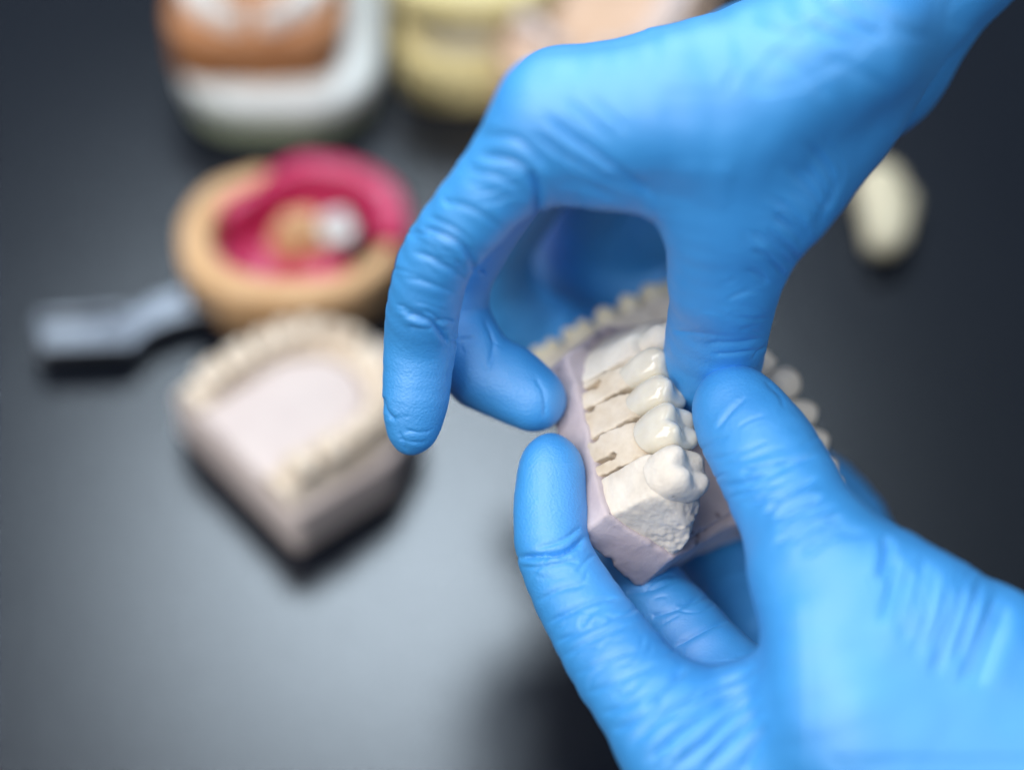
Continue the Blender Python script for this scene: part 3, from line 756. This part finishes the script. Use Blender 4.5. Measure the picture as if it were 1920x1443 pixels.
# ------------------------------------------------------------------ impression tray
tc0 = T(548, 478, 10); tc0[2] = 0
tray = empty('impression_tray', tc0, np.eye(3))
tag(tray, 'impression tray with tan rim, magenta lining and grey metal handle on the table', 'impression tray')
def ell(X, Y, a, b, p=2.3, cx=0., cy=0.): return ((np.abs((X - cx) / a) ** p + np.abs((Y - cy) / b) ** p + 1e-6) ** (1 / p) - 1) * np.minimum(a, b)
def tan_fn(X, Y, Z):
    d = smax(ell(X, Y, 33 - .14 * (22 - Z), 28 - .14 * (22 - Z)), Z - 21 + 7 * np.clip((X + 12) / 24, 0, 1) * np.clip((Y - 2) / 10, 0, 1), 4.); d = smax(d, 1.2 - Z, 3.)
    cav = smax(ell(X, Y, 25, 19.5, cx=2., cy=1.), 5 - Z, 3.)
    d = smax(d, -cav, 2.5)
    gapr = smax(smax(np.abs(Y - 4) - 8., 17 - X, 4.), 1.5 - Z, 1.)
    d = smax(d, -gapr, 2.5)
    bump = np.sqrt(((X - 3) / 10) ** 2 + ((Y - 6) / 7) ** 2 + ((Z - 9) / 10) ** 2) - 1
    return smin(d, bump * 7, 2.)
v, q = surface_nets(tan_fn, (-37, -32, -1), (37, 32, 24), .9)
v = v + vnormals(v, q) * (.4 * vnoise(v, 6, 31) + .2 * vnoise(v, 2.5, 32))[:, None]
new_obj('rim', v, q, M['tan'], tray)
def mag_fn(X, Y, Z):
    d = smax(ell(X, Y, 25, 19.5, cx=2., cy=1.), Z - 8.5 - 1.6 * np.sin(X * .2), 2.); d = smax(d, 4.6 - Z, .5)
    sm = np.clip((X + 18) / 22, 0, 1); sm = sm * sm * (3 - 2 * sm)
    arm = smax(np.abs(ell(X, Y, 24.5 + 2.5 * sm, 19.5 + 5. * sm, cx=3.)) - 3.2 - 1.2 * sm, Z - 19.5 - 4.5 * sm, 3.); arm = smax(arm, 3. - Y - .25 * X, 3.); arm = smax(arm, 6 - Z, 1.)
    d = smax(d, -smax(np.abs(Y - 4) - 7., 16 - X, 4.), 2.)
    return smin(d, arm, 3.)
v, q = surface_nets(mag_fn, (-36, -30, 5), (37, 34, 27), .9)
v = v + vnormals(v, q) * (.4 * vnoise(v, 5, 33))[:, None]
new_obj('silicone_lining', v, q, M['magenta'], tray)
wt = ME['molar'].copy(); wt.materials.clear(); wt.materials.append(M['white'])
place(wt, 'tooth', tray, Matrix.Translation(Vector((14, 3.5, 19)) * S) @ Matrix.Rotation(.4, 4, 'Z') @ Matrix.Rotation(.5, 4, 'X') @ Matrix.Scale(1.05, 4))
wt2 = ME['premolar'].copy(); wt2.materials.clear(); wt2.materials.append(M['tan'])
place(wt2, 'tooth', tray, Matrix.Translation(Vector((2.5, 4.5, 23)) * S) @ Matrix.Rotation(.4, 4, 'Z') @ Matrix.Scale(1.3, 4))
hp = [(62, 592), (235, 582), (285, 556), (340, 538), (410, 528), (410, 580), (345, 594), (285, 616), (245, 656), (70, 662)]
hv, hf = prism([tuple((T(x, y, 9) - tc0)[:2]) for x, y in hp], 5, 9, 1., 2)
hd = new_obj('handle', hv, hf, M['metal'], tray, smooth=False)
hr = [(80, 598), (228, 588), (232, 650), (86, 655)]
for k in range(4):
    p0, p1 = (T(*hr[k], 9) - tc0)[:2], (T(*hr[(k + 1) % 4], 9) - tc0)[:2]
    d = (p1 - p0) / np.linalg.norm(p1 - p0); nn = np.array([-d[1], d[0]]) * 1.1
    rv, rf_ = prism([tuple(p0 - nn + d), tuple(p1 - nn + d), tuple(p1 + nn + d), tuple(p0 + nn + d)], 8.6, 11, .4, 2)
    new_obj('handle_ridge', rv, rf_, M['metal'], hd, smooth=False)

# ------------------------------------------------------------------ cast on a white base, far left
def rrect(x0, x1, y0, y1, r, n=6):
    out = []
    for cx, cy, a0 in ((x1 - r, y1 - r, 0), (x0 + r, y1 - r, 90), (x0 + r, y0 + r, 180), (x1 - r, y0 + r, 270)):
        for k in range(n + 1):
            a = math.radians(a0 + 90 * k / n); out.append((cx + r * math.cos(a), cy + r * math.sin(a)))
    return out
wb = T(525, 284, 0)
wc = empty('mounted_cast', wb, np.eye(3))
tag(wc, 'orange brown cast with grey teeth mounted on a rounded white and green base', 'dental cast')
pv, pf = prism(rrect(-30, 28, 3, 85, 20), 0, 11, 3., 3); new_obj('foot', pv, pf, M['green'], wc)
pv, pf = prism(rrect(-32, 31, 1, 88, 21), 9, 20, 4., 3); new_obj('plate', pv, pf, M['white'], wc)
def ob(X, Y, Z):
    d = smax(ell(X, Y, 27, 27, 4., cx=-7., cy=36.), Z - 37, 3.); return smax(d, 19.7 - Z, 1.)
v, q = surface_nets(ob, (-40, 3, 18), (24, 68, 41), 1.)
v = v + vnormals(v, q) * (.5 * vnoise(v, 6, 41))[:, None]; new_obj('plaster_block', v, q, M['orange'], wc)
gt = teeth_in(M['gray_tooth'])
pts = np.array([(l, m) for k, l, m in ARCH_FULL])
for i, (kind, l, m) in enumerate(ARCH_FULL):
    mx = Matrix.Translation(Vector((-7 + (l - WID / 2) * .8, 44 - m * .85, 44)) * S) @ Matrix.Rotation(math.pi - arch_angle(i), 4, 'Z') @ Matrix.Scale(1.2, 4)
    place(gt[kind], 'tooth', wc, mx)

# ------------------------------------------------------------------ yellow articulated base and the cast beside it
yb = T(812, 212, 0)
yc = empty('plaster_articulator_block', yb, np.eye(3))
tag(yc, 'yellow rounded plaster block in two layers with a grey joint', 'plaster block')
pv, pf = prism(rrect(-12, 40, 0, 80, 18), 0, 20, 4., 3); new_obj('lower_layer', pv, pf, M['yellow'], yc)
pv, pf = prism(rrect(-6, 34, 6, 74, 14), 19, 30, 2., 2); new_obj('joint', pv, pf, M['gray_tooth'], yc)
pv, pf = prism(rrect(-14, 40, 2, 80, 18), 29, 46, 4., 3); new_obj('upper_layer', pv, pf, M['yellow'], yc)
pc = T(1060, 236, 0)
axp = table_axes((-.25, -1.))
simple_cast('dental_cast', pc + [10, 18, 0], axp, M['peach'], M['pinkish'], 'pink and tan cast with pale teeth beside the yellow plaster block', height=30., base_mat=M['peach'])

# ------------------------------------------------------------------ loose resin tooth
tp = T(1652, 512, 0)
def loose(X, Y, Z):
    a = cone(X, Y, Z, np.array([0, 6., 8.]), 5.4, np.array([1., 27., 9.]), 7.6)
    b_ = cone(X, Y, Z, np.array([4., 8., 8.]), 3.8, np.array([7., 23., 7.]), 5.)
    d = smin(a, b_, .8); return smax(d, .3 - Z, 1.)
v, q = surface_nets(loose, (-14, -4, -1), (22, 50, 26), .8)
v = v + vnormals(v, q) * (.5 * vnoise(v, 7, 51) + .2 * vnoise(v, 2.5, 52))[:, None]
lt = new_obj('resin_tooth', v + tp, q, M['tooth'])
tag(lt, 'loose cream resin tooth lying alone on the table', 'tooth')
